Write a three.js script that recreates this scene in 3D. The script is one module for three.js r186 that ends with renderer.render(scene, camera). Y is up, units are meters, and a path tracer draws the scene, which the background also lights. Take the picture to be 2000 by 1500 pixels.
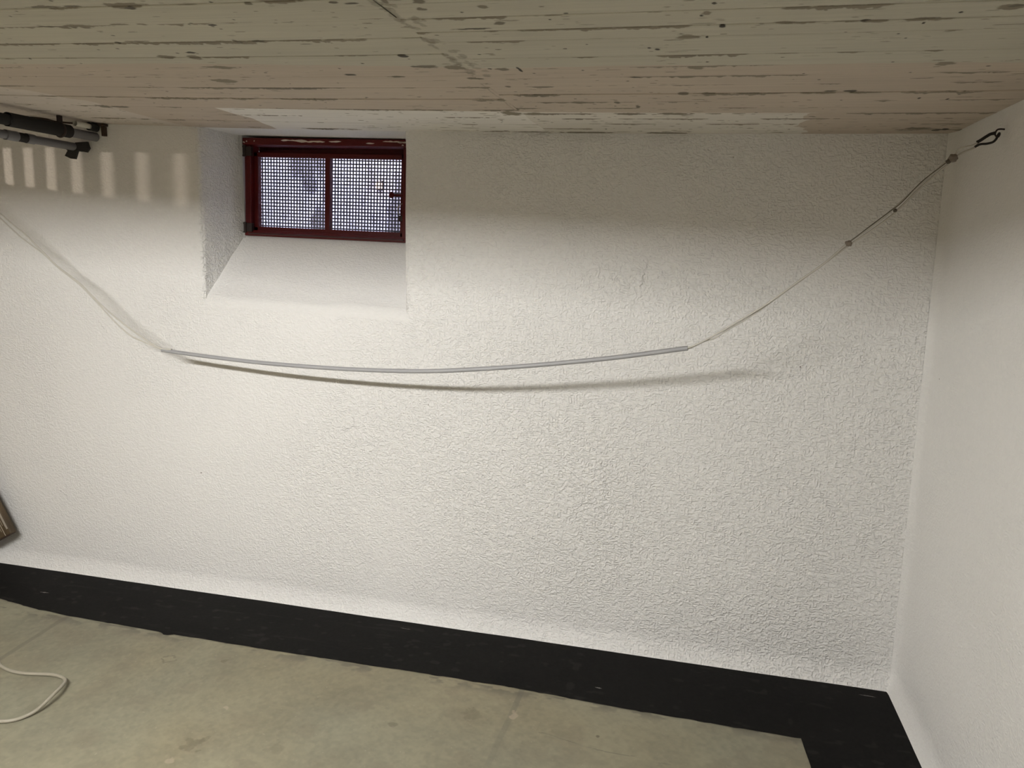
import * as THREE from 'three';
import { mergeGeometries } from 'three/addons/utils/BufferGeometryUtils.js';
import { RoundedBoxGeometry } from 'three/addons/geometries/RoundedBoxGeometry.js';
import { RectAreaLightUniformsLib } from 'three/addons/lights/RectAreaLightUniformsLib.js';
RectAreaLightUniformsLib.init();

// ------------------------------------------------------------------ camera, sky, exposure
const scene = new THREE.Scene();
const FOCAL = 1514.13, YAW = 0.252413, PITCH = -0.163572, ROLL = 0.0202978;
const CAM = new THREE.Vector3(-0.75448, 1.60766, 3.03345);
const camera = new THREE.PerspectiveCamera(2 * Math.atan(750 / FOCAL) * 180 / Math.PI, 4 / 3, 0.05, 60);
camera.position.copy(CAM);
camera.rotation.set(PITCH, YAW, ROLL, 'YXZ');
camera.updateMatrixWorld(true);

const renderer = new THREE.WebGLRenderer({ antialias: true });
renderer.toneMapping = THREE.LinearToneMapping;
renderer.toneMappingExposure = 1.0;
renderer.shadowMap.enabled = true;

scene.background = new THREE.Color().setRGB(0.74, 0.76, 1.0);   // overcast dusk sky outside
scene.backgroundIntensity = 13.5;

const LAMP = new THREE.Vector3(-2.40, 2.03, 2.70);               // fluorescent tube, parallel to the far wall
const LAMP_POWER = 362, LAMP_COLOR = new THREE.Color().setRGB(1.0, 0.982, 0.96);
const BULB = new THREE.Vector3(-5.75, 2.07, 2.0);                // bulb in the passage behind the slotted partition

// ------------------------------------------------------------------ helpers
function rng(seed) { let s = seed >>> 0; return () => { s = (s + 0x6D2B79F5) >>> 0; let t = s; t = Math.imul(t ^ (t >>> 15), t | 1); t ^= t + Math.imul(t ^ (t >>> 7), t | 61); return ((t ^ (t >>> 14)) >>> 0) / 4294967296; }; }
const sstep = (a, b, x) => { const t = Math.min(1, Math.max(0, (x - a) / (b - a))); return t * t * (3 - 2 * t); };
const lerp = (a, b, t) => a + (b - a) * t;
function hash(i, j, s) { let h = Math.imul(i, 374761393) ^ Math.imul(j, 668265263) ^ Math.imul(s, 1442695041); h = Math.imul(h ^ (h >>> 13), 1274126177); return ((h ^ (h >>> 16)) >>> 0) / 4294967295; }
function noise(x, y, s = 1) {             // value noise, 0..1
  const i = Math.floor(x), j = Math.floor(y), fx = x - i, fy = y - j;
  const u = fx * fx * fx * (fx * (fx * 6 - 15) + 10), v = fy * fy * fy * (fy * (fy * 6 - 15) + 10);
  const a = hash(i, j, s), b = hash(i + 1, j, s), c = hash(i, j + 1, s), d = hash(i + 1, j + 1, s);
  return a + (b - a) * u + (c - a) * v + (a - b - c + d) * u * v;
}
function fbm(x, y, s, o = 4) { let a = 0.5, r = 0, n = 0; for (let k = 0; k < o; k++) { r += a * noise(x, y, s + k); n += a; a *= 0.5; x = x * 2.03 + 11.7; y = y * 2.03 + 5.3; } return r / n; }
function pline(pts, x) { if (x <= pts[0][0]) return pts[0][1]; for (let k = 1; k < pts.length; k++) if (x <= pts[k][0]) return lerp(pts[k - 1][1], pts[k][1], (x - pts[k - 1][0]) / (pts[k][0] - pts[k - 1][0])); return pts[pts.length - 1][1]; }

// a pixel of the photograph gives a direction; the surface it lies on gives the distance
function ray(u, v) { return new THREE.Vector3((u - 1000) / FOCAL, -(v - 750) / FOCAL, -1).applyQuaternion(camera.quaternion); }
function onPlane(u, v, nx, ny, nz, d) { const r = ray(u, v), n = new THREE.Vector3(nx, ny, nz); return CAM.clone().addScaledVector(r, (d - n.dot(CAM)) / n.dot(r)); }
const onZ = (u, v, z) => onPlane(u, v, 0, 0, 1, z);
const onFloor = (u, v, y = 0) => onPlane(u, v, 0, 1, 0, y);
const H = 2.05;
const ceilY = (x) => { const q = Math.max(x, -4.55); return H - 0.0126815 * q + 0.0049896 * q * q; };
function onCeil(u, v) { let y = H, P; for (let k = 0; k < 25; k++) { P = onPlane(u, v, 0, 1, 0, y); y = ceilY(P.x); } return P; }
const WALL_A = 0.03386;                    // the right wall is not quite square to the far wall

function sheet(us, vs, fn) {               // surface over two lists of parameters; fn -> [x,y,z,u,v]
  const pos = [], uv = [], idx = [], nu = us.length, nv = vs.length;
  for (const v of vs) for (const u of us) { const q = fn(u, v); pos.push(q[0], q[1], q[2]); uv.push(q[3], q[4]); }
  for (let j = 0; j < nv - 1; j++) for (let i = 0; i < nu - 1; i++) { const a = j * nu + i; idx.push(a, a + 1, a + nu, a + 1, a + nu + 1, a + nu); }
  const g = new THREE.BufferGeometry();
  g.setAttribute('position', new THREE.Float32BufferAttribute(pos, 3)); g.setAttribute('uv', new THREE.Float32BufferAttribute(uv, 2));
  g.setIndex(idx); g.computeVertexNormals(); return g;
}
const range = (a, b, n) => Array.from({ length: n + 1 }, (_, k) => a + (b - a) * k / n);
function box(x0, x1, y0, y1, z0, z1) { const g = new THREE.BoxGeometry(x1 - x0, y1 - y0, z1 - z0); g.translate((x0 + x1) / 2, (y0 + y1) / 2, (z0 + z1) / 2); return g; }
function rbox(x0, x1, y0, y1, z0, z1, r = 0.003) { const g = new RoundedBoxGeometry(x1 - x0, y1 - y0, z1 - z0, 2, Math.min(r, (x1 - x0) * .45, (y1 - y0) * .45, (z1 - z0) * .45)); g.translate((x0 + x1) / 2, (y0 + y1) / 2, (z0 + z1) / 2); return g; }
function flat(list) { return mergeGeometries(list.map(g => { const q = g.index ? g.toNonIndexed() : g; for (const k of Object.keys(q.attributes)) if (!['position', 'normal', 'uv'].includes(k)) q.deleteAttribute(k); return q; })); }
function tube(pts, r, seg = 40, rad = 8) { return new THREE.TubeGeometry(new THREE.CatmullRomCurve3(pts, false, 'centripetal'), seg, r, rad, false); }
function mesh(name, geo, mat, parent, label) {
  const m = new THREE.Mesh(geo, mat); m.name = name; m.castShadow = m.receiveShadow = true;
  if (label) m.userData.label = label; (parent || scene).add(m); return m;
}
function thing(name, label, category, group) { const g = new THREE.Group(); g.name = name; g.userData = { label, category }; if (group) g.userData.group = group; scene.add(g); return g; }
function structure(o, label, category) { o.userData.kind = 'structure'; o.userData.label = label; o.userData.category = category; return o; }
function dataTex(w, h, fn, srgb, wrap = true) {     // fn(px,py) -> number (grey) or [r,g,b] linear 0..1
  const d = new Uint8Array(w * h * 4), enc = srgb ? (c => { c = Math.min(1, Math.max(0, c)); return 255 * (c <= 0.0031308 ? c * 12.92 : 1.055 * Math.pow(c, 1 / 2.4) - 0.055); }) : (c => 255 * Math.min(1, Math.max(0, c)));
  for (let j = 0, k = 0; j < h; j++) for (let i = 0; i < w; i++, k += 4) { const q = fn(i, j); if (q.length) { d[k] = enc(q[0]); d[k + 1] = enc(q[1]); d[k + 2] = enc(q[2]); } else d[k] = d[k + 1] = d[k + 2] = enc(q); d[k + 3] = 255; }
  const t = new THREE.DataTexture(d, w, h, THREE.RGBAFormat); t.magFilter = THREE.LinearFilter; t.minFilter = THREE.LinearMipmapLinearFilter; t.generateMipmaps = true;
  t.wrapS = t.wrapT = wrap ? THREE.MirroredRepeatWrapping : THREE.ClampToEdgeWrapping; if (srgb) t.colorSpace = THREE.SRGBColorSpace; t.needsUpdate = true; return t;
}
const lin = (r, g, b) => new THREE.Color().setRGB(r, g, b);
const std = (c, rough = 0.8, extra = {}) => new THREE.MeshStandardMaterial({ color: c, roughness: rough, ...extra });

// ------------------------------------------------------------------ plaster
const PW = 2.2, PH = 2.2, PX = 2048, PY = 2048;       // each texture covers 2.2 m x 2.2 m of wall
function plasterHeight(x, y) {
  // roller stipple, coarser to the right and low down, smoother where it was trowelled
  const zone = 0.34 + 0.50 * sstep(-3.4, -0.9, x + 1.2 * (fbm(x * 1.1, y * 1.1, 3, 2) - .5)) * (0.5 + 0.5 * sstep(1.9, 0.4, y + .9 * (fbm(x * 1.6, y * 1.6, 13, 2) - .5))) + 0.35 * (fbm(x * 2.5, y * 2.5, 9, 2) - .5);
  const w = noise(x * 34, y * 34, 21) - .5, wx = x + 0.010 * w, wy = y + 0.010 * (noise(x * 34, y * 34, 22) - .5);
  const a = 1 - Math.abs(2 * noise(wx * 84, wy * 112, 31) - 1), b = 1 - Math.abs(2 * noise(wx * 170 + 7, wy * 205, 32) - 1);
  let h = Math.max(.14, zone) * (0.58 * a * a + 0.42 * b) + 0.05 * noise(x * 420, y * 420, 33);
  const crack = (x0, y0, x1, y1, w, d) => { const dx = x1 - x0, dy = y1 - y0, L2 = dx * dx + dy * dy; const t = ((x - x0) * dx + (y - y0) * dy) / L2; if (t < 0 || t > 1) return 0; const wob = 0.014 * (noise(t * 9, 1, 77) - .5) + .006 * (noise(t * 31, 1, 78) - .5); const e = Math.abs(((x - x0) * dy - (y - y0) * dx) / Math.sqrt(L2) + wob); return e < w ? d * (1 - e / w) : 0; };
  if (x > -2.2) h -= crack(-1.005, 1.62, -1.03, 1.50, .005, .45) + crack(-2.19, 1.37, -2.07, 1.40, .004, .3) + crack(-1.16, .80, -1.12, .66, .004, .3) + crack(-0.62, 0.63, -0.60, 0.55, .004, -.35);
  else h -= crack(-2.3, 0.83, -2.24, 0.86, .004, .35) + crack(-3.55, 1.27, -3.5, 1.22, .005, -.35) + crack(-3.86, .42, -3.80, .39, .004, -.4);
  return 0.15 + 0.7 * h;
}
const MARKS = [[-0.432, 1.223, .0028], [-3.03, .578, .003], [-2.62, 1.6, .002], [-1.9, .98, .0015], [-0.72, 1.98, .0018]];
function plasterCol(x, y) {
  const n = 0.03 * (fbm(x * 3, y * 3, 41, 4) - .5) + 0.02 * (noise(x * 90, y * 90, 44) - .5);
  for (const [mx, my, r] of MARKS) if (Math.hypot(x - mx, y - my) < r) return [.14, .12, .10];
  return [0.80 + n, 0.79 + n, 0.768 + n];
}
const M = {};
function plasterMat(x0) {
  const bump = dataTex(PX, PY, (i, j) => plasterHeight(x0 + (i + .5) / PX * PW, (j + .5) / PY * PH), false);
  const map = dataTex(1024, 1024, (i, j) => plasterCol(x0 + (i + .5) / 1024 * PW, (j + .5) / 1024 * PH), true);
  return new THREE.MeshStandardMaterial({ color: 0xffffff, map, bumpMap: bump, bumpScale: 0.0088, roughness: 0.62 });
}
M.plasterL = plasterMat(-4.4); M.plaster = plasterMat(-2.2);
M.plasterSoft = M.plaster.clone(); M.plasterSoft.bumpScale = 0.0026;
const puv = (x, y) => [(x + PW) / PW, y / PH];
const COVE = (y) => y < 0.082 ? 0.036 * Math.pow(1 - y / 0.082, 1.8) : 0;

// niche in the far wall
const NX0 = -2.964, NX1 = -2.006, NYB = 1.415, ARR = 0.018, ND = 0.26;
const nicheB = (x) => NYB - 0.026 * (x - NX0) / (NX1 - NX0);
function wallZ(x, y) {
  const dx = Math.max(NX0 - x, x - NX1, 0), dy = Math.max(NYB - y, 0), m = sstep(0.02, 0.22, Math.hypot(dx, dy));
  return COVE(y) + m * (0.006 * (fbm(x * 1.4, y * 1.4, 51, 3) - .5) + 0.0018 * (noise(x * 6, y * 6, 55) - .5));
}
const ysFull = [...range(-0.02, 0.12, 16), ...range(0.14, 2.3, 72)];
const wallL = [], wallR = [];
const puvL = (x, y) => [(x + 2 * PW) / PW, y / PH], wf = (uvf) => (x, y) => [x, y, wallZ(x, y), ...uvf(x, y)];
wallL.push(sheet([...range(-7, -4.6, 12), ...range(-4.55, NX0 - ARR, 56)], ysFull, wf(puvL)));
wallR.push(sheet(range(NX1 + ARR, 0.06, 70), ysFull, wf(puv)));
{ // below the niche: top row follows the slightly tilted sill line
  const yl = [...range(-0.02, 0.12, 16), ...range(0.14, 1.3, 40), 9], f = (uvf) => (x, y) => { const yy = y > 5 ? nicheB(x) - 0.06 : y; return [x, yy, wallZ(x, yy), ...uvf(x, yy)]; };
  wallL.push(sheet(range(NX0 - ARR, -2.2, 28), yl, f(puvL))); wallR.push(sheet(range(-2.2, NX1 + ARR, 8), yl, f(puv)));
}
const wallGeo = mergeGeometries([flat(wallL), flat(wallR)], true);
const wallBack = structure(mesh('wall_back', wallGeo, [M.plasterL, M.plaster]), 'white rough plastered basement wall with a deep window niche', 'wall');
{ // left and right reveals with rounded arrises
  const prof = (xe, s, splay) => { const p = []; for (let k = 0; k <= 8; k++) { const a = Math.PI / 2 * k / 8; p.push([xe - s * ARR + s * ARR * Math.sin(a), -ARR + ARR * Math.cos(a)]); } for (let k = 1; k <= 14; k++) { const t = k / 14; p.push([xe + s * splay * t, -ARR - (ND - ARR) * t]); } return p; };
  for (const [xe, s, splay] of [[NX0, 1, 0.03], [NX1, -1, 0.03]]) {
    const p = prof(xe, s, splay); let L = 0; const acc = p.map((q, k) => (k ? (L += Math.hypot(q[0] - p[k - 1][0], q[1] - p[k - 1][1])) : 0));
    const g = sheet(range(0, p.length - 1, p.length - 1), range(1.36, 2.22, 40), (k, y) => { k = Math.round(k); const w = 0.006 * (noise(y * 9, k * .4, 61) - .5) * sstep(0, 6, k) * sstep(22, 18, k); return [p[k][0] + w, y, p[k][1], ...puv(s > 0 ? -1.6 + acc[k] : -0.9 + acc[k], y - .9)]; });
    mesh('window_reveal', g, M.plaster, wallBack);
  }
  // sloping sill
  const yIn = 1.690, p = []; for (let k = 0; k <= 10; k++) { const a = 0.80 * k / 10; p.push([-0.06 + 0.085 * Math.sin(a), -0.085 + 0.085 * Math.cos(a)]); }
  const e = p[p.length - 1]; for (let k = 1; k <= 14; k++) { const t = k / 14; p.push([lerp(e[0], yIn - NYB, t), lerp(e[1], -ND - .02, t)]); }
  mesh('window_sill', sheet(range(NX0 - 0.02, NX1 + 0.02, 34), range(0, p.length - 1, p.length - 1), (x, k) => { k = Math.round(k); return [x, nicheB(x) + p[k][0] + 0.004 * (noise(x * 7, k * .5, 66) - .5) * sstep(0, 8, k), p[k][1], ...puv(x - 1, p[k][0] + k * .004)]; }), M.plasterSoft, wallBack);
  // plaster beside the frame and masonry body
  mesh('masonry', flat([box(-7, NX0 - 0.005, -0.1, 2.3, -0.42, -0.02), box(NX1 + 0.005, 0.35, -0.1, 2.3, -0.42, -0.02), box(NX0 - 0.005, NX1 + 0.005, -0.1, 1.36, -0.42, -0.02), box(NX0 - 0.005, NX1 + 0.005, 1.36, 1.652, -0.42, -0.275), box(NX0 - 0.005, NX1 + 0.005, 1.65, 1.706, -0.42, -0.334), box(NX0 - 0.005, NX1 + 0.005, 2.075, 2.3, -0.42, -0.334), box(NX0 - 0.005, -2.922, 1.6, 2.3, -0.42, -ND), box(-2.088, NX1 + 0.005, 1.6, 2.3, -0.42, -ND)]), M.plasterSoft, wallBack);
}
// right wall
{
  const zs = [0, 0.008, 0.016, 0.024, 0.034, 0.045, 0.06, 0.08, ...range(0.1, 4.4, 70)];
  const f = (z, y) => { const fill = z < 0.06 ? 0.018 * Math.pow(1 - z / 0.06, 2) : 0; const x = WALL_A * z - COVE(y) * 0.9 - fill + sstep(0, .3, z) * 0.012 * (fbm(z * 1.6, y * 1.6, 71, 3) - .5); return [x, y, z, ...puv(-4.1 + z, y)]; };
  const w = structure(mesh('wall_right', sheet(zs, ysFull, f), M.plasterSoft), 'smoother white plastered side wall meeting the window wall', 'wall');
  mesh('masonry', box(0.19, 0.5, -0.1, 2.3, -0.42, 4.7), M.plasterSoft, w);
}
M.greyWall = std(lin(.22, .20, .16), .85);
// rear wall behind the camera, far wall of the passage
structure(mesh('wall_rear', box(-7.2, 0.4, -0.1, 2.3, 4.35, 4.6), M.greyWall), 'bare grey wall at the rear of the cellar', 'wall');
structure(mesh('wall_passage', box(-7.25, -7, -0.1, 2.4, -0.4, 4.6), M.greyWall), 'bare grey end wall of the side passage', 'wall');

// ------------------------------------------------------------------ ceiling: board-marked concrete
const seamsL = [1.73, 1.604, 1.478, 1.33, 1.19, 1.083, 0.955, 0.81, 0.645, 0.475, 0.33, 0.17, -0.02];
const seamsR = [1.67, 1.56, 1.462, 1.369, 1.292, 1.14, 1.034, 0.925, 0.818, 0.708, 0.602, 0.5, 0.405, 0.313, 0.21, 0.1, -0.02];
const JX = -1.412, CW = 4.6, CD = 2.3, CZ0 = -0.35;
const skew = (x) => 0.022 * Math.min(0, -(x + 0.78)) * (x > -0.78 ? 1 : 0) + (x < JX ? 0.012 * (-(x + 2.2)) * .25 : 0);
const ceilA = new Float32Array(2048 * 1024 * 4);  // r g b height
{
  const W = 2048, D = 1024, rnd = rng(5);
  for (let j = 0, k = 0; j < D; j++) for (let i = 0; i < W; i++, k += 4) {
    const x = (i + .5) / W * CW - CW + 0.1, z = (j + .5) / D * CD + CZ0;
    const grain = fbm(x * 5, z * 140, 81, 3) - .5, blot = fbm(x * 2.2, z * 5, 85, 4) - .5, edge = 0.02 * (fbm(x * 7, z * 4, 88, 3) - .5);
    const zb = pline([[-3.2, 1.13], [-2.2, 1.13], [-1.75, 1.10], [-1.42, 1.05], [-1.0, 1.05], [-.62, 1.03], [0, 1.0]], x) + edge;
    let c = z > zb ? [0.515, 0.49, 0.405] : [0.525, 0.45, 0.37];
    const wb = z < pline([[-2.5, .475], [-1.45, .44], [-.5, .405]], x) + edge * .6 && z > -0.4 && x > -2.53 + 0.5 * Math.abs(z - .42) * sstep(.5, .1, z) * -.2 + edge * 3 && x < -0.50 + edge * 8 + 0.14 * (fbm(x * 5, z * 11, 87, 3) - .5);
    if (wb) c = x < -1.41 + edge * 2 ? [0.80, 0.772, 0.72] : [0.70, 0.665, 0.60];
    const lp = x + 0.5 * Math.max(0, z - .6) + edge * 9 < -3.02 && z + edge * 4 + (x + 3.1) * .2 < .88 ? 0.85 : 0;
    if (lp > 0) for (let q = 0; q < 3; q++) c[q] = lerp(c[q], [0.62, 0.565, 0.505][q], lp);
    const f = 1 + 0.16 * grain + 0.14 * blot;
    ceilA[k] = c[0] * f; ceilA[k + 1] = c[1] * f; ceilA[k + 2] = c[2] * f; ceilA[k + 3] = 0.6 + 0.22 * grain + 0.1 * blot;
  }
  const stamp = (x, z, hx, hz, dark, a = 1) => {  // a ragged patch of bare concrete
    const i0 = Math.floor((x - hx - 0.1 + CW) / CW * W) - 1, i1 = Math.ceil((x + hx - 0.1 + CW) / CW * W) + 1, j0 = Math.floor((z - hz - CZ0) / CD * D) - 1, j1 = Math.ceil((z + hz - CZ0) / CD * D) + 1;
    for (let j = Math.max(0, j0); j <= Math.min(D - 1, j1); j++) for (let i = Math.max(0, i0); i <= Math.min(W - 1, i1); i++) {
      const px = (i + .5) / W * CW - CW + 0.1, pz = (j + .5) / D * CD + CZ0;
      let d = Math.hypot((px - x) / hx, (pz - z) / hz) + 0.9 * (fbm(px * 70, pz * 120, 91, 3) - .5);
      const m = a * sstep(1.05, 0.75, d); if (m <= 0) continue; const k = (j * W + i) * 4;
      const t = [lerp(0.265, 0.03, dark), lerp(0.23, 0.026, dark), lerp(0.172, 0.02, dark)];
      for (let q = 0; q < 3; q++) ceilA[k + q] = lerp(ceilA[k + q], t[q], m); ceilA[k + 3] = lerp(ceilA[k + 3], 0.1, m);
    }
  };
  const line = (seams, x0, x1, seed) => { for (const s of seams) { const st = 0.0018, str = 0.38 + 0.62 * rnd(); for (let x = x0; x < x1; x += st) {
    const z = s + skew(x) + 0.004 * (noise(x * 4, s * 9, seed) - .5);
    const v = fbm(x * 5.5, s * 31, seed + 3, 3) + 0.22 * (noise(x * 24, s * 17, seed + 7) - .5), tooth = Math.max(0, noise(x * 85, s * 13, seed + 11) - .3) + .35 * noise(x * 230, s, seed + 12);
    const t = v - (0.62 - 0.10 * str); if (t > 0) { const hz = 0.0016 + 0.0022 * Math.max(0, 1.1 - s) + Math.min(.011, t * 0.085 * tooth); stamp(x, z - hz * .85, 0.0022, hz, Math.max(0, (v - .74) * 1.6), Math.min(1, .4 + t * 6)); } else if (t > -0.14) stamp(x, z, 0.0026, 0.0011, 0, 0.4 * noise(x * 40, s * 3, seed + 15));
  } } };
  line(seamsL.slice(0, -1), -4.4, JX, 101); line(seamsR.slice(0, -1), JX, 0.08, 111);
  line([0.016, 0.03], -2.7, -0.75, 131);
  for (let k = 0; k < 1900; k++) {            // short drag marks and blow holes between the seams
    const x = -4.3 + 4.4 * rnd(), z = 0.03 + 1.75 * rnd(), w = fbm(x * 1.7, z * 2.2, 141, 2); if (w < 0.30 + 0.26 * rnd()) continue;
    const L = 0.005 + 0.05 * rnd() * rnd() * rnd(), T = 0.0018 + 0.0030 * rnd() * rnd() + 0.0042 * Math.max(0, 1.2 - z) * (.4 + .6 * rnd()); stamp(x, z, L, T, rnd() < .1 ? .5 : 0.12 * rnd(), 0.35 + 0.6 * rnd());
  }
  for (let k = 0; k < 150; k++) { const x = -4.2 + 4.2 * rnd(), z = 0.05 + 1.6 * rnd(); stamp(x, z, 0.003 + .002 * rnd(), 0.003 + .002 * rnd(), .75, .9); }
  for (let k = 0; k < 60; k++) {             // honeycombed concrete along the butt joint
    const z = 0.95 + 0.7 * rnd(), x = JX + 0.01 * (rnd() - .5) + (rnd() < .4 ? 0.05 * rnd() : 0); stamp(x, z, .006 + .008 * rnd(), .008 + .016 * rnd(), .15 * rnd(), .5);
  }
  for (let z = 0.47; z < 0.86; z += .004) stamp(JX - .012 + 0.006 * (noise(z * 20, 0, 5) - .5), z, .003, .003, 0, .35);
  // patches read from the photograph: u, v, half length, half height in pixels, darkness
  for (const [u, v, a, b, d] of [[85, 15, 38, 2.5, .3], [140, 14, 18, 2, .3], [245, 12, 46, 6, .15], [255, 16, 14, 3, .7], [95, 53, 26, 2.5, .4], [150, 51, 30, 3, .1], [235, 49, 22, 3, .1], [280, 49, 12, 3, .1], [325, 112, 20, 3, .15], [380, 113, 14, 4, .2], [372, 104, 11, 1.8, .8], [230, 85, 6, 2, .8], [265, 83, 30, 1.5, .1], [203, 208, 12, 3, .3], [235, 209, 18, 1.5, .3], [545, 3, 46, 5, 0], [485, 8, 10, 2.5, .3], [650, 5, 10, 2.5, .5], [685, 7, 16, 2, .6], [415, 51, 9, 2, .8], [432, 133, 34, 4, .12], [440, 160, 24, 4, .05], [462, 83, 5, 3.5, .3], [503, 82, 11, 2.5, .5], [683, 148, 12, 2, .7], [750, 3, 7, 6, .2], [786, 110, 10, 3, .8], [775, 152, 14, 1.8, .3], [822, 20, 10, 4, .3], [818, 5, 12, 5, .3], [943, 16, 12, 3, .1], [976, 47, 12, 4, .3], [920, 58, 40, 1.6, .6], [830, 132, 28, 3, .3], [890, 134, 22, 4, .05], [980, 136, 14, 3, .2], [1015, 137, 3, 6, .9], [957, 135, 4, 1.8, .9], [926, 155, 18, 2, .3], [992, 171, 6, 2, .3], [1060, 172, 22, 2, .3], [1130, 201, 18, 2.6, .2], [1000, 222, 20, 4, .05], [1045, 223, 24, 2.5, .05], [1345, 73, 24, 4.5, .05], [1381, 73, 3, 1.8, .9], [1411, 52, 6, 3, .9], [1380, 27, 11, 4, 0], [1370, 32, 3, 1.8, .8], [1376, 1, 8, 3, .3], [1395, 9, 4, 2, .8], [1268, 94, 4, 1.6, .9], [1284, 97, 5, 1.8, .9], [1360, 133, 18, 3.5, .05], [1240, 152, 10, 2, .5], [1335, 184, 12, 2.4, .2], [1385, 185, 14, 3, .2], [1205, 201, 7, 2.5, .3], [1246, 209, 5, 3, .4], [1225, 223, 28, 2.2, .2], [1320, 223, 34, 2, .1], [1535, 45, 24, 2.2, .1], [1560, 18, 32, 1.8, .1], [1690, 41, 10, 2, .7], [1712, 42, 20, 2.2, .1], [1810, 37, 24, 2, .2], [1804, 45, 2.5, 2.5, .9], [1877, 25, 4, 2, .9], [1980, 15, 36, 5.5, .1], [1985, 13, 16, 2.5, .5], [1847, 125, 18, 4, 0], [1660, 180, 15, 2, .6], [1622, 180, 14, 1.6, .4], [1795, 192, 3, 1.4, .9], [1850, 194, 3, 1.4, .9], [1790, 251, 30, 1.6, .4], [1830, 254, 10, 2, .7], [1845, 253, 7, 1.8, .8], [1150, 259, 60, 1.6, .1], [1300, 260, 50, 1.6, .1], [1040, 259, 40, 1.4, .2]]) {
    const P = onCeil(u, v), Q = onCeil(u + a, v), R = onCeil(u, v + b); stamp(P.x, P.z, Math.max(.003, Math.abs(Q.x - P.x)), Math.max(.0025, Math.abs(R.z - P.z)), d, 1);
  }
}
const ceilMap = dataTex(2048, 1024, (i, j) => { const k = (j * 2048 + i) * 4; return [ceilA[k], ceilA[k + 1], ceilA[k + 2]]; }, true);
const ceilBump = dataTex(2048, 1024, (i, j) => ceilA[(j * 2048 + i) * 4 + 3], false);
M.ceiling = new THREE.MeshStandardMaterial({ map: ceilMap, bumpMap: ceilBump, bumpScale: 0.003, roughness: 0.85 });
const cuv = (x, z) => [(x + CW - 0.1) / CW, (z - CZ0) / CD];
const slabGeo = () => { const xs = range(-7.2, 0.45, 60), lo = sheet(xs, [4.6, -0.45], (x, z) => [x, ceilY(x) + 0.012, z, ...cuv(x, z)]), hi = sheet(xs, [-0.45, 4.6], (x, z) => [x, ceilY(x) + 0.25, z, ...cuv(x, z)]);
  const f1 = sheet(xs, [0, 1], (x, t) => [x, ceilY(x) + lerp(.012, .25, t), 4.6, ...cuv(x, 4.6)]), f2 = sheet(xs, [1, 0], (x, t) => [x, ceilY(x) + lerp(.012, .25, t), -0.45, ...cuv(x, 0)]);
  return flat([lo, hi, f1, f2]); };
const ceiling = structure(mesh('ceiling', slabGeo(), M.ceiling), 'board-marked concrete ceiling in patchy worn paint', 'ceiling');
{
  const rnd = rng(77);
  const strip = (x0, x1, z0, z1, dy) => {   // one formwork board's imprint, edges slightly chamfered
    const n = Math.max(2, Math.round((x1 - x0) / 0.25)), c = 0.004, prof = [[z1, .014], [z1 - .0005, .002], [z1 - c, 0], [z0 + c, 0], [z0 + .0005, .002], [z0, .014]];
    return sheet(range(0, prof.length - 1, prof.length - 1), range(x1, x0, n), (k, x) => { const q = prof[Math.round(k)]; const zz = q[0] + (Math.abs(x - x1) < 1e-6 || Math.abs(x - x0) < 1e-6 ? 0 : skew(x)); return [x, ceilY(x) + q[1] + dy, zz, ...cuv(x, zz)]; });
  };
  for (let k = 0; k < seamsL.length - 1; k++) mesh('board_imprint', strip(-7.1, JX, seamsL[k + 1], seamsL[k], 0.003 * rnd()), M.ceiling, ceiling);
  for (let k = 0; k < seamsR.length - 1; k++) mesh('board_imprint', strip(JX, 0.2, seamsR[k + 1], seamsR[k], 0.003 * rnd()), M.ceiling, ceiling);
  mesh('niche_soffit', sheet(range(NX1 + .03, NX0 - .03, 12), [0.004, -0.42], (x, z) => [x, ceilY(x) + 0.004, z, ...puv(x, z + .5)]), M.plasterSoft, ceiling, 'white plastered strip of ceiling inside the window niche');
}

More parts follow.
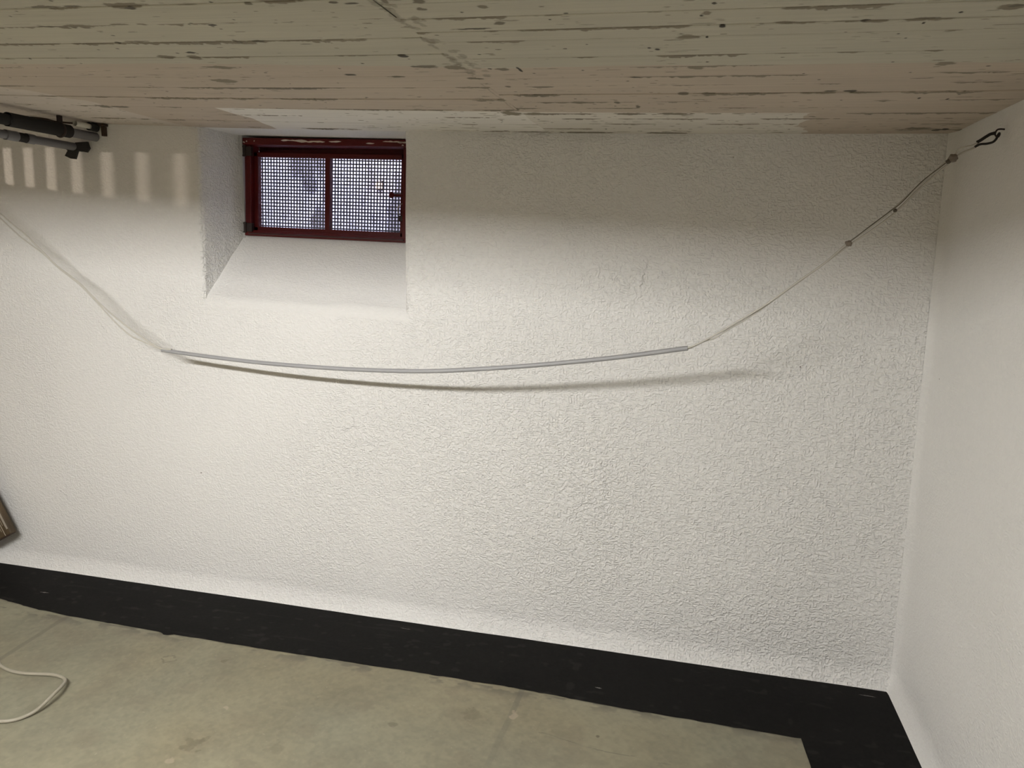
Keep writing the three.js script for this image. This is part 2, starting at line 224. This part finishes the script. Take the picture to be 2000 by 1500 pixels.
// ------------------------------------------------------------------ floor
const FW = 4.8, FD = 2.4;
const floorN = (x, z) => {
  const b = fbm(x * 1.6 + z * .6, z * 1.6, 201, 4) - .5, m = fbm(x * 6, z * 6, 205, 4) - .5, g = fbm(x * 60, z * 60, 209, 2) - .5;
  let f = 1 + 0.26 * b + 0.26 * m + 0.22 * g, warm = fbm(x * 2.2, z * 2.2, 215, 3) - .5;
  let c = [0.228 * f * (1 + .10 * warm), 0.21 * f, 0.143 * f * (1 - .14 * warm)];
  const mix = (t, a) => { for (let q = 0; q < 3; q++) c[q] = lerp(c[q], t[q], a); };
  const dirt = sstep(.60, .72, fbm(x * 9, z * 9, 221, 3)); mix([.17, .145, .10], .28 * dirt);
  const specks = noise(x * 150, z * 150, 231); if (specks > .984) mix([.42, .38, .30], .5);
  // old joints filled with mortar
  const j1 = Math.abs(x + 1.366 + .004 * (noise(z * 12, 0, 3) - .5)), j2 = Math.abs(x + 3.415 - (z - .6) * .1 + .004 * (noise(z * 12, 5, 3) - .5));
  if (j1 < .013) mix([.14, .13, .095], .55 * sstep(.013, .008, j1) * (.35 + .65 * sstep(.95, .45, z)));
  if (j2 < .015 && z < 1.4) mix([.125, .11, .08], .55 * sstep(.015, .008, j2));
  // smudges just off the painted border
  const nb = z - .425; if (nb > 0 && nb < .07) mix([.10, .088, .068], .6 * sstep(.07, .01, nb) * sstep(.52, .66, fbm(x * 14, z * 24, 241, 3)));
  for (const [sx, sz, r, a, t] of [[-2.329, 1.044, .034, .45, 0], [-2.3, 1.0, .02, .3, 0], [-1.739, .753, .02, .4, 0], [-1.353, .582, .017, .7, 1], [-2.345, 1.136, .012, .6, 1], [-2.058, .979, .03, .2, 0], [-2.55, .55, .014, .45, 0], [-1.05, .62, .006, .8, 0], [-2.35, .83, .011, .7, 1], [-3.0, 1.02, .03, .25, 0], [-1.5, .62, .03, .3, 0]]) {
    const d = Math.hypot(x - sx, (z - sz) * .8) / r + 2.0 * (fbm(x * 45, z * 45, 251, 4) - .5); if (d < 1) mix(t ? [.36, .30, .22] : [.10, .082, .05], a * sstep(1, .6, d));
  }
  const st = Math.abs(Math.abs(x + 2.767) + Math.abs(z - .6) * 1.2 - .035) + .012 * (noise(x * 90, z * 90, 9) - .5); if (st < .005) mix([.12, .10, .07], .5);
  const cr = Math.abs(z - .69 - .12 * (x + 1) - .03 * (fbm(x * 9, 0, 261, 3) - .5)); if (cr < .0022 && x > -1.25 && x < -.8) mix([.11, .10, .075], .6 * noise(x * 30, 1, 7));
  return [c, b * .3 + m * .4 + g * .3];
};
const floorA = []; const floorMap = dataTex(2048, 1024, (i, j) => { const q = floorN((i + .5) / 2048 * FW - FW, (j + .5) / 1024 * FD); floorA.push(.5 + q[1]); return q[0]; }, true);
const floorBump = dataTex(2048, 1024, (i, j) => floorA[j * 2048 + i], false);
M.floor = new THREE.MeshStandardMaterial({ map: floorMap, bumpMap: floorBump, bumpScale: 0.004, roughness: 0.7 });
const floor = structure(mesh('floor', sheet(range(-7.1, 0.4, 30), range(4.5, -0.3, 20), (x, z) => [x, 0, z, (x + FW) / FW, z / FD]), M.floor), 'worn grey green concrete cellar floor with filled joints', 'floor');
mesh('slab', box(-7.2, 0.5, -0.25, -0.004, -0.42, 4.6), M.floor, floor);
// black painted border with a hand-cut inner edge
const blackMap = dataTex(1024, 512, (i, j) => {
  const x = i / 1024 * 4.4 - 4.4, z = j / 512 * 2.2; let c = 0.0052 + 0.003 * (fbm(x * 4, z * 8, 301, 4) - .5) + .003 * (noise(x * 120, z * 120, 305) - .5);
  const s = sstep(.70, .80, fbm(x * 5 + 3, z * 40, 311, 3)) * sstep(-1.2, -2.2, x) * .005 + sstep(.74, .82, fbm(x * 20, z * 34, 315, 2)) * .007; c += s;
  return [c * 1.06, c, c * .9];
}, true);
M.black = new THREE.MeshPhysicalMaterial({ map: blackMap, roughness: 0.7, specularIntensity: 0.22 });
{
  const rnd = rng(9), inner = [];
  const zi = [[-7, .37], [-4.4, .32], [-3.86, .366], [-3.62, .40], [-3.42, .415], [-2.9, .425], [-2.49, .427], [-1.69, .414], [-1.41, .412], [-1.02, .43], [-.378, .437]];
  const sh = new THREE.Shape(); sh.moveTo(-7, -0.005); sh.lineTo(0.2, -0.005); sh.lineTo(0.2, 4.3);
  for (let z = 4.3; z > .46; z -= .03) sh.lineTo(-.365 + (z - .593) * .02 + .006 * (noise(z * 14, 1, 401) - .5) + (z < .6 ? (.6 - z) * -.08 : 0), z);
  sh.lineTo(-.379, .437);
  for (let x = -.4; x > -7; x -= .02) { const notch = Math.abs(x + 2.905) < .02 ? .012 : 0; sh.lineTo(x, pline(zi, x) + .007 * (fbm(x * 11, 0, 411, 3) - .5) + (noise(x * 60, 3, 415) > .86 ? .003 : 0) + notch); }
  sh.closePath();
  const g = new THREE.ShapeGeometry(sh); g.rotateX(Math.PI / 2); g.translate(0, 0.0015, 0);
  const pos = g.attributes.position, uv = g.attributes.uv; for (let k = 0; k < pos.count; k++) uv.setXY(k, (pos.getX(k) + 4.4) / 4.4, pos.getZ(k) / 2.2);
  const idx = g.index; for (let k = 0; k < idx.count; k += 3) { const t = idx.getX(k); idx.setX(k, idx.getX(k + 1)); idx.setX(k + 1, t); } g.computeVertexNormals();
  mesh('painted_border', g, M.black, floor, 'black painted band along the foot of the walls');
  // paint scuffs
  M.scuff = std(lin(.16, .15, .14), .7);
  for (const [u, v, L, w, ang] of [[1676, 1357, 38, 1.6, .16], [1162, 1343, 15, 2.4, .2], [782, 1227, 24, 1.2, .15], [78, 1157, 18, 2.4, .1]]) {
    const P = onFloor(u, v), a = onFloor(u + L * Math.cos(ang), v + L * Math.sin(ang)), s = new THREE.Shape(), n = 12, top = [], bot = [];
    for (let k = 0; k <= n; k++) { const t = k / n, ww = w * .0017 * Math.sin(Math.PI * Math.min(1, t + .03)) * (.15 + 1.1 * noise(k * 3.1, u, 5)); top.push([lerp(P.x, a.x, t), lerp(P.z, a.z, t) - ww]); bot.unshift([lerp(P.x, a.x, t), lerp(P.z, a.z, t) + ww]); }
    [...top, ...bot].forEach((q, k) => k ? s.lineTo(...q) : s.moveTo(...q)); const gg = new THREE.ShapeGeometry(s); gg.rotateX(Math.PI / 2); gg.translate(0, .0019, 0); mesh('paint_scuff', gg, M.scuff, floor);
  }
}

// ------------------------------------------------------------------ slotted partition on the left (outside the frame)
M.wood = std(lin(.42, .36, .29), .75);
{
  const X0 = -4.554, X1 = -4.550, YR = 1.948, YT = 2.062;
  const part = structure(mesh('wall_left', box(X0, X1, 0.003, YR, -0.008, 4.345), M.wood), 'boarded partition with upright ventilation slots under the ceiling', 'wall');
  mesh('head_board', box(X0, X1, YT, 2.208, -0.008, 4.345), M.wood, part);
  const xs = [-4.125, -4.0, -3.88, -3.754, -3.61, -3.445, -3.26, -3.064], wd = [.054, .054, .058, .057, .066, .069, .070, .072];
  const zAt = (x) => BULB.z * (1 - (-4.552 - BULB.x) / (x - BULB.x)); let prev = -0.008;
  xs.forEach((x, k) => { const a = zAt(x - wd[k] / 2), b = zAt(x + wd[k] / 2); mesh('slat', box(X0, X1, YR, YT, prev, a), M.wood, part); prev = b; });
  mesh('slat', box(X0, X1, YR, YT, prev, 4.34), M.wood, part);
}

// ------------------------------------------------------------------ window
const winMap = dataTex(512, 256, (i, j) => { const x = i / 512, y = j / 256; const n = fbm(x * 14, y * 14, 501, 4) - .5; let c = [0.085 * (1 + .5 * n), 0.005 * (1 + .5 * n), 0.0055 * (1 + .5 * n)]; if (noise(x * 200, y * 160, 507) > .975) c = [.4, .34, .3]; return c; }, true);
M.redPaint = new THREE.MeshPhysicalMaterial({ map: winMap, roughness: 0.42, specularIntensity: .5 });
M.redDark = std(lin(.045, .009, .008), .55); M.iron = std(lin(.028, .016, .013), .55, { metalness: .2 }); M.bareWood = std(lin(.62, .55, .48), .8); M.brass = std(lin(.6, .5, .4), .35, { metalness: .5 });
{
  const win = new THREE.Group(); win.name = 'window_1'; scene.add(win); structure(win, 'small dark red basement window with wire mesh behind two panes', 'window');
  const WX = -2.918, WY = 1.685, TILT = -0.0275; win.position.set(WX, WY, -ND); win.rotation.z = TILT;   // origin: lower left corner of the frame
  const w = 0.825, h = 0.436;
  const fr = mesh('frame', flat([rbox(0, w, h - .030, h, -.088, .022), rbox(0, .030, 0, h - .028, -.07, .004), rbox(w - .034, w, 0, h - .028, -.07, .004), rbox(0, w, -.006, .012, -.07, .010), rbox(0, w, .008, .020, -.07, -.004)]), M.redPaint, win);
  mesh('head_rebate', rbox(.026, w - .03, h - .064, h - .026, -.088, -.074), M.redPaint, win);
  mesh('sill_strip', rbox(.02, w - .02, .0, .008, 0, .016), M.redDark, fr);
  // chips of bare wood along the head
  const rnd = rng(31);
  for (const [x0, x1, y] of [[.004, .014, .012], [.02, .026, .016], [.20, .33, .022], [.28, .42, .018], [.44, .50, .02], [.62, .66, .014], [.70, .80, .022], [.77, .815, .019], [.79, .80, .008], [.06, .066, .018]]) {
    const s = new THREE.Shape(), n = Math.max(4, Math.round((x1 - x0) / .012)), t = [], b = []; for (let k = 0; k <= n; k++) { const xx = lerp(x0, x1, k / n), a = .0035 * rnd() + .0012, e = k && k < n ? 1 : .2; t.push([xx, h - .032 + y + a * e]); b.unshift([xx, h - .032 + y - (.0035 * rnd() + .0008) * e]); }
    [...t, ...b].forEach((q, k) => k ? s.lineTo(...q) : s.moveTo(...q)); const g = new THREE.ExtrudeGeometry(s, { depth: .0006, bevelEnabled: false }); g.translate(0, 0, .0219); mesh('paint_chip', g, M.bareWood, fr, 'flaked patch of bare pale wood');
  }
  // sash
  const sx0 = .029, sx1 = w - .033, sy0 = .017, sy1 = h - .058, st = .022, zb = -.055, zf = -.024, mx0 = .395, mx1 = .419;
  const sash = new THREE.Group(); sash.name = 'sash'; win.add(sash);
  mesh('stile', rbox(sx0, sx0 + st, sy0, sy1, zb, zf), M.redPaint, sash); mesh('stile', rbox(sx1 - st, sx1, sy0, sy1, zb, zf), M.redPaint, sash);
  mesh('rail', rbox(sx0, sx1, sy0, sy0 + .021, zb, zf), M.redPaint, sash); mesh('rail', rbox(sx0, sx1, sy1 - .021, sy1, zb, zf), M.redPaint, sash);
  mesh('glazing_bar', rbox(mx0, mx1, sy0, sy1, zb, zf - .002), M.redPaint, sash);
  M.glass = new THREE.MeshPhysicalMaterial({ color: lin(.93, .94, .98), transmission: 1, thickness: 0, roughness: .02, ior: 1.5 });
  for (const [a, b] of [[sx0 + st, mx0], [mx1, sx1 - st]]) mesh('pane', box(a - .003, b + .003, sy0 + .018, sy1 - .018, -.041, -.037), M.glass, sash);
  // wire mesh outside the glass
  M.meshMetal = std(lin(.085, .085, .12), .6); const bars = [], P = .0151, B = .0031;
  for (let x = sx0 + st - .002; x < sx1 - st + .012; x += P) bars.push(box(x - B, x + B, sy0 + .01, sy1 - .01, -.068, -.0655));
  for (let y = sy0 + .027; y < sy1 - .012; y += P * 1.02) bars.push(box(sx0 + .01, sx1 - .01, y - B, y + B, -.0665, -.064));
  const grid = mesh('wire_mesh', flat(bars), M.meshMetal, win, 'square wire mesh behind the glass'); grid.userData.kind = 'stuff';
  // hinges, catch
  for (const y of [h - .066, .022]) { const hg = new THREE.Group(); hg.name = 'hinge'; win.add(hg); mesh('hinge_leaf', rbox(.004, .036, y - .012, y + .03, -.012, .0085, .002), M.iron, hg); const pin = new THREE.CylinderGeometry(.0065, .0065, .05, 12); pin.translate(.002, y + .009, .01); mesh('hinge_pin', pin, M.iron, hg); for (const k of [0, 1]) { const kn = new THREE.CylinderGeometry(.0085, .0085, .006, 12); kn.translate(.002, y - .012 + k * .04, .01); mesh('hinge_knuckle', kn, M.iron, hg); } }
  const ct = new THREE.Group(); ct.name = 'catch'; win.add(ct); const kn = new THREE.SphereGeometry(.0125, 16, 12); kn.scale(1, 1.15, .7); kn.translate(sx1 - .053, .2, .004); mesh('catch_knob', kn, M.redPaint, ct); mesh('catch_arm', rbox(sx1 - .05, sx1 - .004, .195, .206, -.016, -.002), M.redPaint, ct);
  mesh('catch_hook', tube([new THREE.Vector3(sx1 - .006, .165, -.006), new THREE.Vector3(sx1 - .018, .15, .006), new THREE.Vector3(sx1 - .022, .13, .004), new THREE.Vector3(sx1 - .02, .115, -.01)], .0016, 16, 6), M.brass, ct, 'thin bare metal hook');
  mesh('catch_plate', rbox(sx1 - .024, sx1 - .002, .088, .112, -.016, -.006), M.iron, ct);
}
// light well outside
{
  M.well = new THREE.MeshStandardMaterial({ map: dataTex(512, 256, (i, j) => { const x = i / 512 * 2, y = j / 256; const a = fbm(x * 5, y * 7, 601, 5), b = fbm(x * 22, y * 22, 605, 3); let v = .62 + .45 * (a - .5) + .25 * (b - .5); const soil = sstep(.56, .70, fbm(x * 6, y * 5, 611, 4)); let c = [v, v, v * 1.02]; for (let q = 0; q < 3; q++) c[q] = lerp(c[q], [.10, .085, .07][q], soil * .8); return c; }, true), roughness: .9 });
  const t = thing('light_well', 'pale concrete light well behind the mesh window', 'light well');
  mesh('well_wall', box(-3.75, -1.85, 1.3, 2.55, -1.25, -1.05), M.well, t); mesh('well_wall', box(-3.85, -3.7, 1.3, 2.55, -1.25, -.43), M.well, t); mesh('well_wall', box(-1.95, -1.8, 1.3, 2.55, -1.25, -.43), M.well, t); mesh('well_floor', box(-3.85, -1.8, 1.25, 1.4, -1.25, -.43), M.well, t);
}
{
  const P = onZ(741, 362, -1.03); const o = thing('outdoor_lamp', 'small glowing orange lamp outside behind the right window pane', 'lamp'); o.position.copy(P);
  M.lampGlow = std(lin(.9, .7, .55), .5, { emissive: lin(1, .62, .42), emissiveIntensity: 2.2 });
  mesh('lens', rbox(-.016, .016, -.021, .021, -.004, .014, .005), M.lampGlow, o); mesh('back_plate', rbox(-.02, .02, -.026, .026, -.02, -.004, .004), M.iron, o);
  const pl = new THREE.PointLight(lin(1, .62, .42), .02, 0, 2); pl.position.set(0, 0, .05); pl.castShadow = true; o.add(pl);
}

// ------------------------------------------------------------------ pipes under the ceiling at the left, running square to the wall
M.greyPipe = std(lin(.17, .165, .175), .5); M.blackFoam = std(lin(.012, .010, .009), .9); M.tape = std(lin(.014, .012, .011), .6); M.whitePipe = std(lin(.62, .60, .53), .55); M.brown = std(lin(.045, .024, .014), .8);
function cyl(x, y, z0, z1, r, mat, name, parent, label, sag = 0) { const g = new THREE.TubeGeometry(new THREE.CatmullRomCurve3(range(0, 1, 8).map(t => new THREE.Vector3(x, y - sag * Math.sin(Math.PI * t), lerp(z0, z1, t)))), 24, r, 20, false); const m = mesh(name, g, mat, parent, label); return m; }
{
  const ax = -3.575, ay = 2.052;
  const A = thing('drain_pipe', 'lower grey plastic pipe with black tape under the ceiling', 'pipe', undefined);
  cyl(ax, ay, 0.002, 4.34, 0.0175, M.greyPipe, 'pipe', A);
  for (const [z0, z1, r, m, n] of [[.30, .345, .019, M.blackFoam, 'tape_band'], [.262, .30, .0205, M.greyPipe, 'coupling'], [.345, .40, .0205, M.greyPipe, 'coupling']]) cyl(ax, ay, z0, z1, r, m, n, A);
  // loose tape hanging at the wall end
  const s = new THREE.Shape(); [[-.030, .0], [.012, .006], [.022, .020], [.075, .024], [.082, -.002], [.070, -.018], [.030, -.012], [.016, -.048], [-.006, -.046], [-.028, -.036], [-.014, -.014]].forEach((q, k) => k ? s.lineTo(...q) : s.moveTo(...q)); s.closePath();
  const g = new THREE.ExtrudeGeometry(s, { depth: .010, bevelEnabled: true, bevelSize: .002, bevelThickness: .002, bevelSegments: 1 }); g.rotateY(0.25); g.translate(ax - .012, ay - .004, .045); mesh('tape_flap', g, M.tape, A, 'black tape hanging loose');
}
{
  const bx = -3.495, by = 2.098;
  const B = thing('insulated_pipe', 'upper grey pipe wrapped in black foam, entering the wall', 'pipe');
  cyl(bx, by, 0.002, 4.34, 0.0195, M.greyPipe, 'pipe', B);
  const fo = cyl(bx, by + .002, 0.152, 0.46, 0.0275, M.blackFoam, 'foam_sleeve', B); cyl(bx, by, .46, .60, .022, M.blackFoam, 'foam_sleeve', B);
  const cl = new THREE.TorusGeometry(.026, .006, 8, 20); cl.translate(bx, by, .2); mesh('clamp', cl, M.iron, B); mesh('clamp_stem', box(bx - .006, bx + .006, by + .024, ceilY(bx) + .006, .19, .21), M.iron, B);
}
{
  const cx = -3.466, cy = 2.134; const C = thing('conduit_stub', 'short white pipe with black collar above the foam wrapped pipe', 'pipe');
  cyl(cx, cy, 0.002, .148, .0115, M.whitePipe, 'pipe', C); cyl(cx, cy, .026, .072, .0175, M.blackFoam, 'collar', C); 
  const D = thing('ceiling_cable', 'thin brown cable sagging along the ceiling above the pipes', 'cable');
  mesh('cable', tube([[0, 221], [22, 224], [45, 227.5], [66, 228], [90, 231], [110, 236]].map(([u, v]) => { const P = onCeil(u, v); return P.setY(P.y - .004); }).concat(new THREE.Vector3(-3.44, ceilY(-3.44) - .006, .02)), .004, 40, 6), M.brown, D);
  const e = onCeil(0, 221); mesh('cable', tube([new THREE.Vector3(e.x, e.y - .004, e.z), new THREE.Vector3(e.x - .35, ceilY(e.x - .35) - .006, e.z + .5), new THREE.Vector3(-4.5, ceilY(-4.5) - .006, e.z + 1)], .004, 12, 6), M.brown, D);
  const hole = new THREE.CylinderGeometry(.05, .056, .006, 24); hole.rotateX(Math.PI / 2); 
  const E = mesh('pipe_gap', flat([box(-3.55, -3.425, 2.142, 2.152, .003, .03), box(-3.448, -3.432, 2.10, 2.14, .003, .02)]), M.brown, wallBack, 'dark chipped opening around the pipes');
}

// ------------------------------------------------------------------ hanging conduit and its ropes
const ropeZ = (x) => 0.462 + 0.078 * x;    // they hang in one upright plane
const onRope = (u, v, dz = 0) => onPlane(u, v, -0.078, 0, 1, 0.462 + dz);
M.conduit = std(lin(.33, .33, .335), .45); M.rope = std(lin(.58, .555, .50), .45); M.ropeDark = std(lin(.10, .085, .065), .7); M.knot = std(lin(.24, .20, .165), .8);
{
  const o = thing('plastic_conduit', 'long sagging grey plastic conduit hanging on ropes across the wall', 'conduit');
  const pts = [[317, 684], [400, 695.5], [500, 707.5], [600, 716], [700, 722], [835, 725], [950, 720], [1050, 713], [1200, 698.5], [1343, 680]].map(q => onRope(...q));
  const c = new THREE.CatmullRomCurve3(pts, false, 'centripetal'), R = .0082;
  mesh('conduit', new THREE.TubeGeometry(c, 90, R, 16, false), M.conduit, o);
  mesh('bore', new THREE.TubeGeometry(c, 90, R - .0014, 12, false), M.conduit, o);
  for (const t of [0, 1]) { const m = mesh('conduit_rim', new THREE.TorusGeometry(R - .0007, .0008, 8, 24), M.conduit, o); m.position.copy(c.getPoint(t)); m.lookAt(m.position.clone().add(c.getTangent(t))); }
}
function knot(P, r, mat, parent, seed) { const g = new THREE.IcosahedronGeometry(r, 3), p = g.attributes.position; for (let k = 0; k < p.count; k++) { const x = p.getX(k), y = p.getY(k), z = p.getZ(k), f = .85 + .32 * noise(x / r * 2.2 + 9, y / r * 2.2 + z / r * 1.7 + 5, seed); p.setXYZ(k, x * f * 1.15, y * f, z * f); } g.computeVertexNormals(); const m = mesh('knot', g, mat, parent); m.position.copy(P); return m; }
{
  const o = thing('rope', 'doubled pale rope with knots rising from conduit to hook at side wall', 'rope');
  const A = [[1300, 684], [1343, 679], [1362, 672], [1400, 652], [1440, 628.5], [1500, 592], [1560, 549], [1610, 514], [1657, 474], [1700, 444], [1738, 414], [1775, 381], [1810, 349], [1838, 325], [1857, 309]];
  const B = [[1300, 686], [1343, 681], [1378, 665.5], [1392, 662], [1420, 645], [1470, 615], [1540, 565], [1600, 522], [1660, 478], [1705, 448], [1745, 418], [1790, 374], [1818, 349], [1845, 326], [1858, 314]];
  mesh('strand', tube(A.map(q => onRope(q[0], q[1], .003)), .0032, 120, 7), M.rope, o); mesh('strand', tube(B.map(q => onRope(q[0], q[1], -.003)), .0029, 120, 7), M.rope, o);
  mesh('twist', tube([[1658, 473], [1672, 463], [1700, 441], [1738, 413], [1758, 398], [1800, 355], [1832, 330], [1858, 310]].map(q => onRope(q[0], q[1], .006)), .0013, 80, 6), M.ropeDark, o, 'darker grubby thread');
  for (const [u, v, r, s, m] of [[1657, 475, .0085, 1, M.knot], [1660, 478, .005, 2, M.knot], [1748, 411, .005, 3, M.ropeDark], [1861, 309, .0115, 4, M.knot], [1853, 315, .007, 5, M.ropeDark]]) knot(onRope(u, v, .003), r, m, o, s);
  mesh('strand', tube([[1860, 308], [1867, 300], [1873, 291], [1884, 287], [1900, 283], [1912, 277]].map(q => onRope(q[0], q[1], .002)), .002, 40, 7), M.rope, o);
  mesh('strand', tube([[1862, 310], [1872, 303], [1885, 296], [1900, 290], [1912, 280]].map(q => onRope(q[0], q[1], -.004)), .003, 40, 7), M.rope, o);
  mesh('wire_loop', tube([[1904, 287], [1914, 282], [1928, 280.5], [1940, 277], [1946, 271], [1949, 264], [1953, 259]].map(q => onRope(q[0], q[1], .002)), .0034, 40, 7), M.tape, o, 'black taped wire loop');
  mesh('wire_loop', tube([[1908, 278], [1916, 273.5], [1926, 267], [1936, 261.5], [1944, 260.5]].map(q => onRope(q[0], q[1], .004)), .0045, 30, 7), M.tape, o, 'black taped wire loop');
  for (const q of [[[1929, 264], [1936, 260], [1943, 257.5]], [[1914, 274], [1908, 276], [1913, 278]]]) mesh('wire_end', tube(q.map(k => onRope(k[0], k[1], .007)), .0018, 10, 6), M.tape, o);
  const hk = thing('wall_hook', 'small dark metal hook in the side wall holding the rope', 'hook'); const P = onRope(1950, 262, .002);
  const wx = WALL_A * P.z - .003;
  mesh('hook', tube([new THREE.Vector3(wx + .014, P.y + .012, P.z - .002), P.clone().add(new THREE.Vector3(-.004, .012, 0)), P.clone().add(new THREE.Vector3(-.008, -.002, 0)), P.clone().add(new THREE.Vector3(0, -.008, 0)), P.clone().add(new THREE.Vector3(.004, 0, 0))], .0024, 24, 7), M.iron, hk);
}
{
  const o = thing('rope', 'pale doubled rope running up left from conduit', 'rope'); o.name = 'rope_001';
  const zz = ([x, y]) => [x / 4.41, 370 + y / 4.41];
  const A = [[1480, 1378], [1390, 1370], [1170, 1235], [900, 1020], [690, 812], [480, 648], [390, 558], [330, 500], [220, 388], [110, 300], [0, 205]].map(zz);
  const B = [[1480, 1382], [1395, 1376], [1240, 1312], [1130, 1262], [1000, 1150], [870, 1012], [700, 832], [500, 672], [400, 577], [300, 500], [180, 410], [80, 320], [0, 245]].map(zz);
  const end = new THREE.Vector3(-4.55, 2.16, ropeZ(-4.55));
  for (const [L, dz, r] of [[A, .003, .0034], [B, -.003, .0032]]) { const p = L.map(q => onRope(q[0], q[1], dz)); p.push(end); mesh('strand', tube(p, r, 120, 7), M.rope, o); }
}

// ------------------------------------------------------------------ things on the floor
M.cord = std(lin(.30, .275, .215), .55);
{
  const o = thing('power_cord', 'beige power cord looping across the concrete floor', 'cord');
  const P = [[0, 1299, .0065], [20, 1310, .0065], [45, 1315, .0065], [75, 1316.5, .0065], [100, 1317.5, .0068], [116, 1321, .009], [126, 1326, .014], [127, 1332, .02], [119, 1342, .026], [104, 1357, .028], [88, 1373, .022], [70, 1388, .014], [52, 1398, .008], [32, 1405.5, .0065], [15, 1408.5, .0065], [0, 1409, .0065]].map(([u, v, y]) => onFloor(u, v, y));
  const a = P[0], z = P[P.length - 1];
  P.unshift(new THREE.Vector3(a.x - .9, .0065, a.z + .4), new THREE.Vector3(a.x - .35, .0065, a.z - .12), new THREE.Vector3(a.x - .1, .0065, a.z - .06)); P.push(new THREE.Vector3(z.x - .12, .0065, z.z + .02), new THREE.Vector3(z.x - .4, .0065, z.z + .3), new THREE.Vector3(z.x - .6, .0065, z.z + .9));
  mesh('cord', new THREE.TubeGeometry(new THREE.CatmullRomCurve3(P, false, 'centripetal'), 200, .0062, 10, false), M.cord, o);
}
{
  const woodMap = dataTex(256, 512, (i, j) => { const x = i / 256 * .3, y = j / 512 * .6; const g = fbm(x * 70, y * 6, 701, 4) - .5; let c = [.075 * (1 + g), .05 * (1 + g), .024 * (1 + g)]; const e = .30 - x, q = .012 * (fbm(y * 30, 0, 711, 3) - .5); if (e > .005 && e < .015 + q && y > .03) c = [.34, .30, .25]; if ((Math.abs(e - .040) < .0016 && y < .10) || (Math.abs(e - .052) < .0014 && y > .03 && y < .14) || (Math.abs(e - .028) < .0012 && y > .055 && y < .085)) c = [.5, .44, .36]; return c; }, true);
  const o = thing('wooden_board', 'old brown board with white paint smears leaning by the wall', 'board');
  const g = new RoundedBoxGeometry(.30, .60, .035, 3, .008), uv = g.attributes.uv, p = g.attributes.position; for (let k = 0; k < p.count; k++) uv.setXY(k, p.getX(k) / .3 + .5, p.getY(k) / .6 + .5);
  g.translate(-.15, .30, 0); const b = mesh('board', g, new THREE.MeshStandardMaterial({ map: woodMap, roughness: .7 }), o);
  const R = onZ(28, 1040, .08); b.position.copy(R); b.rotation.set(0, 0, 0.50); 
  const e = new THREE.BufferGeometry(); void e;
  mesh('end_grain', rbox(-.292, -.008, -.0015, .004, -.0165, .0165, .001), M.brown, b);
  b.rotation.x = 0; 
}

// ------------------------------------------------------------------ lamps
{
  const o = thing('fluorescent_lamp', 'white trough lamp with one long tube hung from the ceiling', 'lamp'); o.position.copy(LAMP); o.rotation.z = -0.044;   // hangs parallel to the sloping ceiling
  M.enamel = std(lin(.75, .74, .70), .5);
  const ye = -.0399, L = .66, T = .004, hw = .28, yt = .055, hi = .10, top = ceilY(LAMP.x) + .012 - LAMP.y;
  const sh = new THREE.Shape(); [[-hw, ye], [-hi, yt], [hi, yt], [hw, ye], [hw + .002, ye + T], [hi + .002, yt + T], [-hi - .002, yt + T], [-hw - .002, ye + T]].forEach((q, k) => k ? sh.lineTo(...q) : sh.moveTo(...q)); sh.closePath();
  const g = new THREE.ExtrudeGeometry(sh, { depth: 2 * L, bevelEnabled: false }); g.translate(0, 0, -L); g.rotateY(Math.PI / 2); mesh('hood', g, M.enamel, o);
  for (const s of [-1, 1]) {
    const e = new THREE.Shape(); [[-hw, ye], [hw, ye], [hi, yt], [-hi, yt]].forEach((q, k) => k ? e.lineTo(...q) : e.moveTo(...q)); e.closePath(); const eg = new THREE.ExtrudeGeometry(e, { depth: T, bevelEnabled: false }); eg.rotateY(Math.PI / 2); eg.translate(s * L - (s > 0 ? 0 : T), 0, 0); mesh('end_plate', eg, M.enamel, o);
    const rod = new THREE.CylinderGeometry(.006, .006, top - yt, 10); rod.translate(s * .4, (top + yt) / 2, 0); mesh('rod', rod, M.iron, o); mesh('tube_holder', rbox(s * .612 - .012, s * .612 + .012, -.02, .054, -.014, .014), M.enamel, o);
  }
  const tg = new THREE.CylinderGeometry(.0165, .0165, 1.2, 20); tg.rotateZ(Math.PI / 2); mesh('tube', tg, std(lin(.9, .9, .88), .4, { emissive: LAMP_COLOR, emissiveIntensity: 3 }), o);
  for (const [ry, rx, dy, dz] of [[0, 0, 0, -.018], [Math.PI, 0, 0, .018], [0, -Math.PI / 2, -.018, 0]]) {
    const l = new THREE.RectAreaLight(LAMP_COLOR, LAMP_POWER, 1.2, .036); l.position.set(0, dy, dz); l.rotation.set(rx, ry, 0); o.add(l);
  }
}
{
  const o = thing('bulb_lamp', 'bare bulb hanging in the passage behind the slotted partition', 'lamp'); o.position.set(BULB.x, 0, BULB.z);
  const b = new THREE.SphereGeometry(.03, 24, 16); b.translate(0, BULB.y, 0); mesh('bulb', b, std(lin(.9, .85, .75), .4, { emissive: lin(1, .82, .62), emissiveIntensity: 6 }), o);
  const s = new THREE.CylinderGeometry(.018, .02, .06, 16); s.translate(0, BULB.y + .055, 0); mesh('socket', s, M.iron, o); const c = new THREE.CylinderGeometry(.003, .003, .14, 8); c.translate(0, BULB.y + .15, 0); mesh('cord', c, M.iron, o);
  const pl = new THREE.PointLight(lin(1, .83, .68), 6.2, 0, 2); pl.position.set(0, BULB.y, 0); pl.castShadow = true; pl.shadow.radius = .65; o.add(pl);
}

renderer.render(scene, camera);
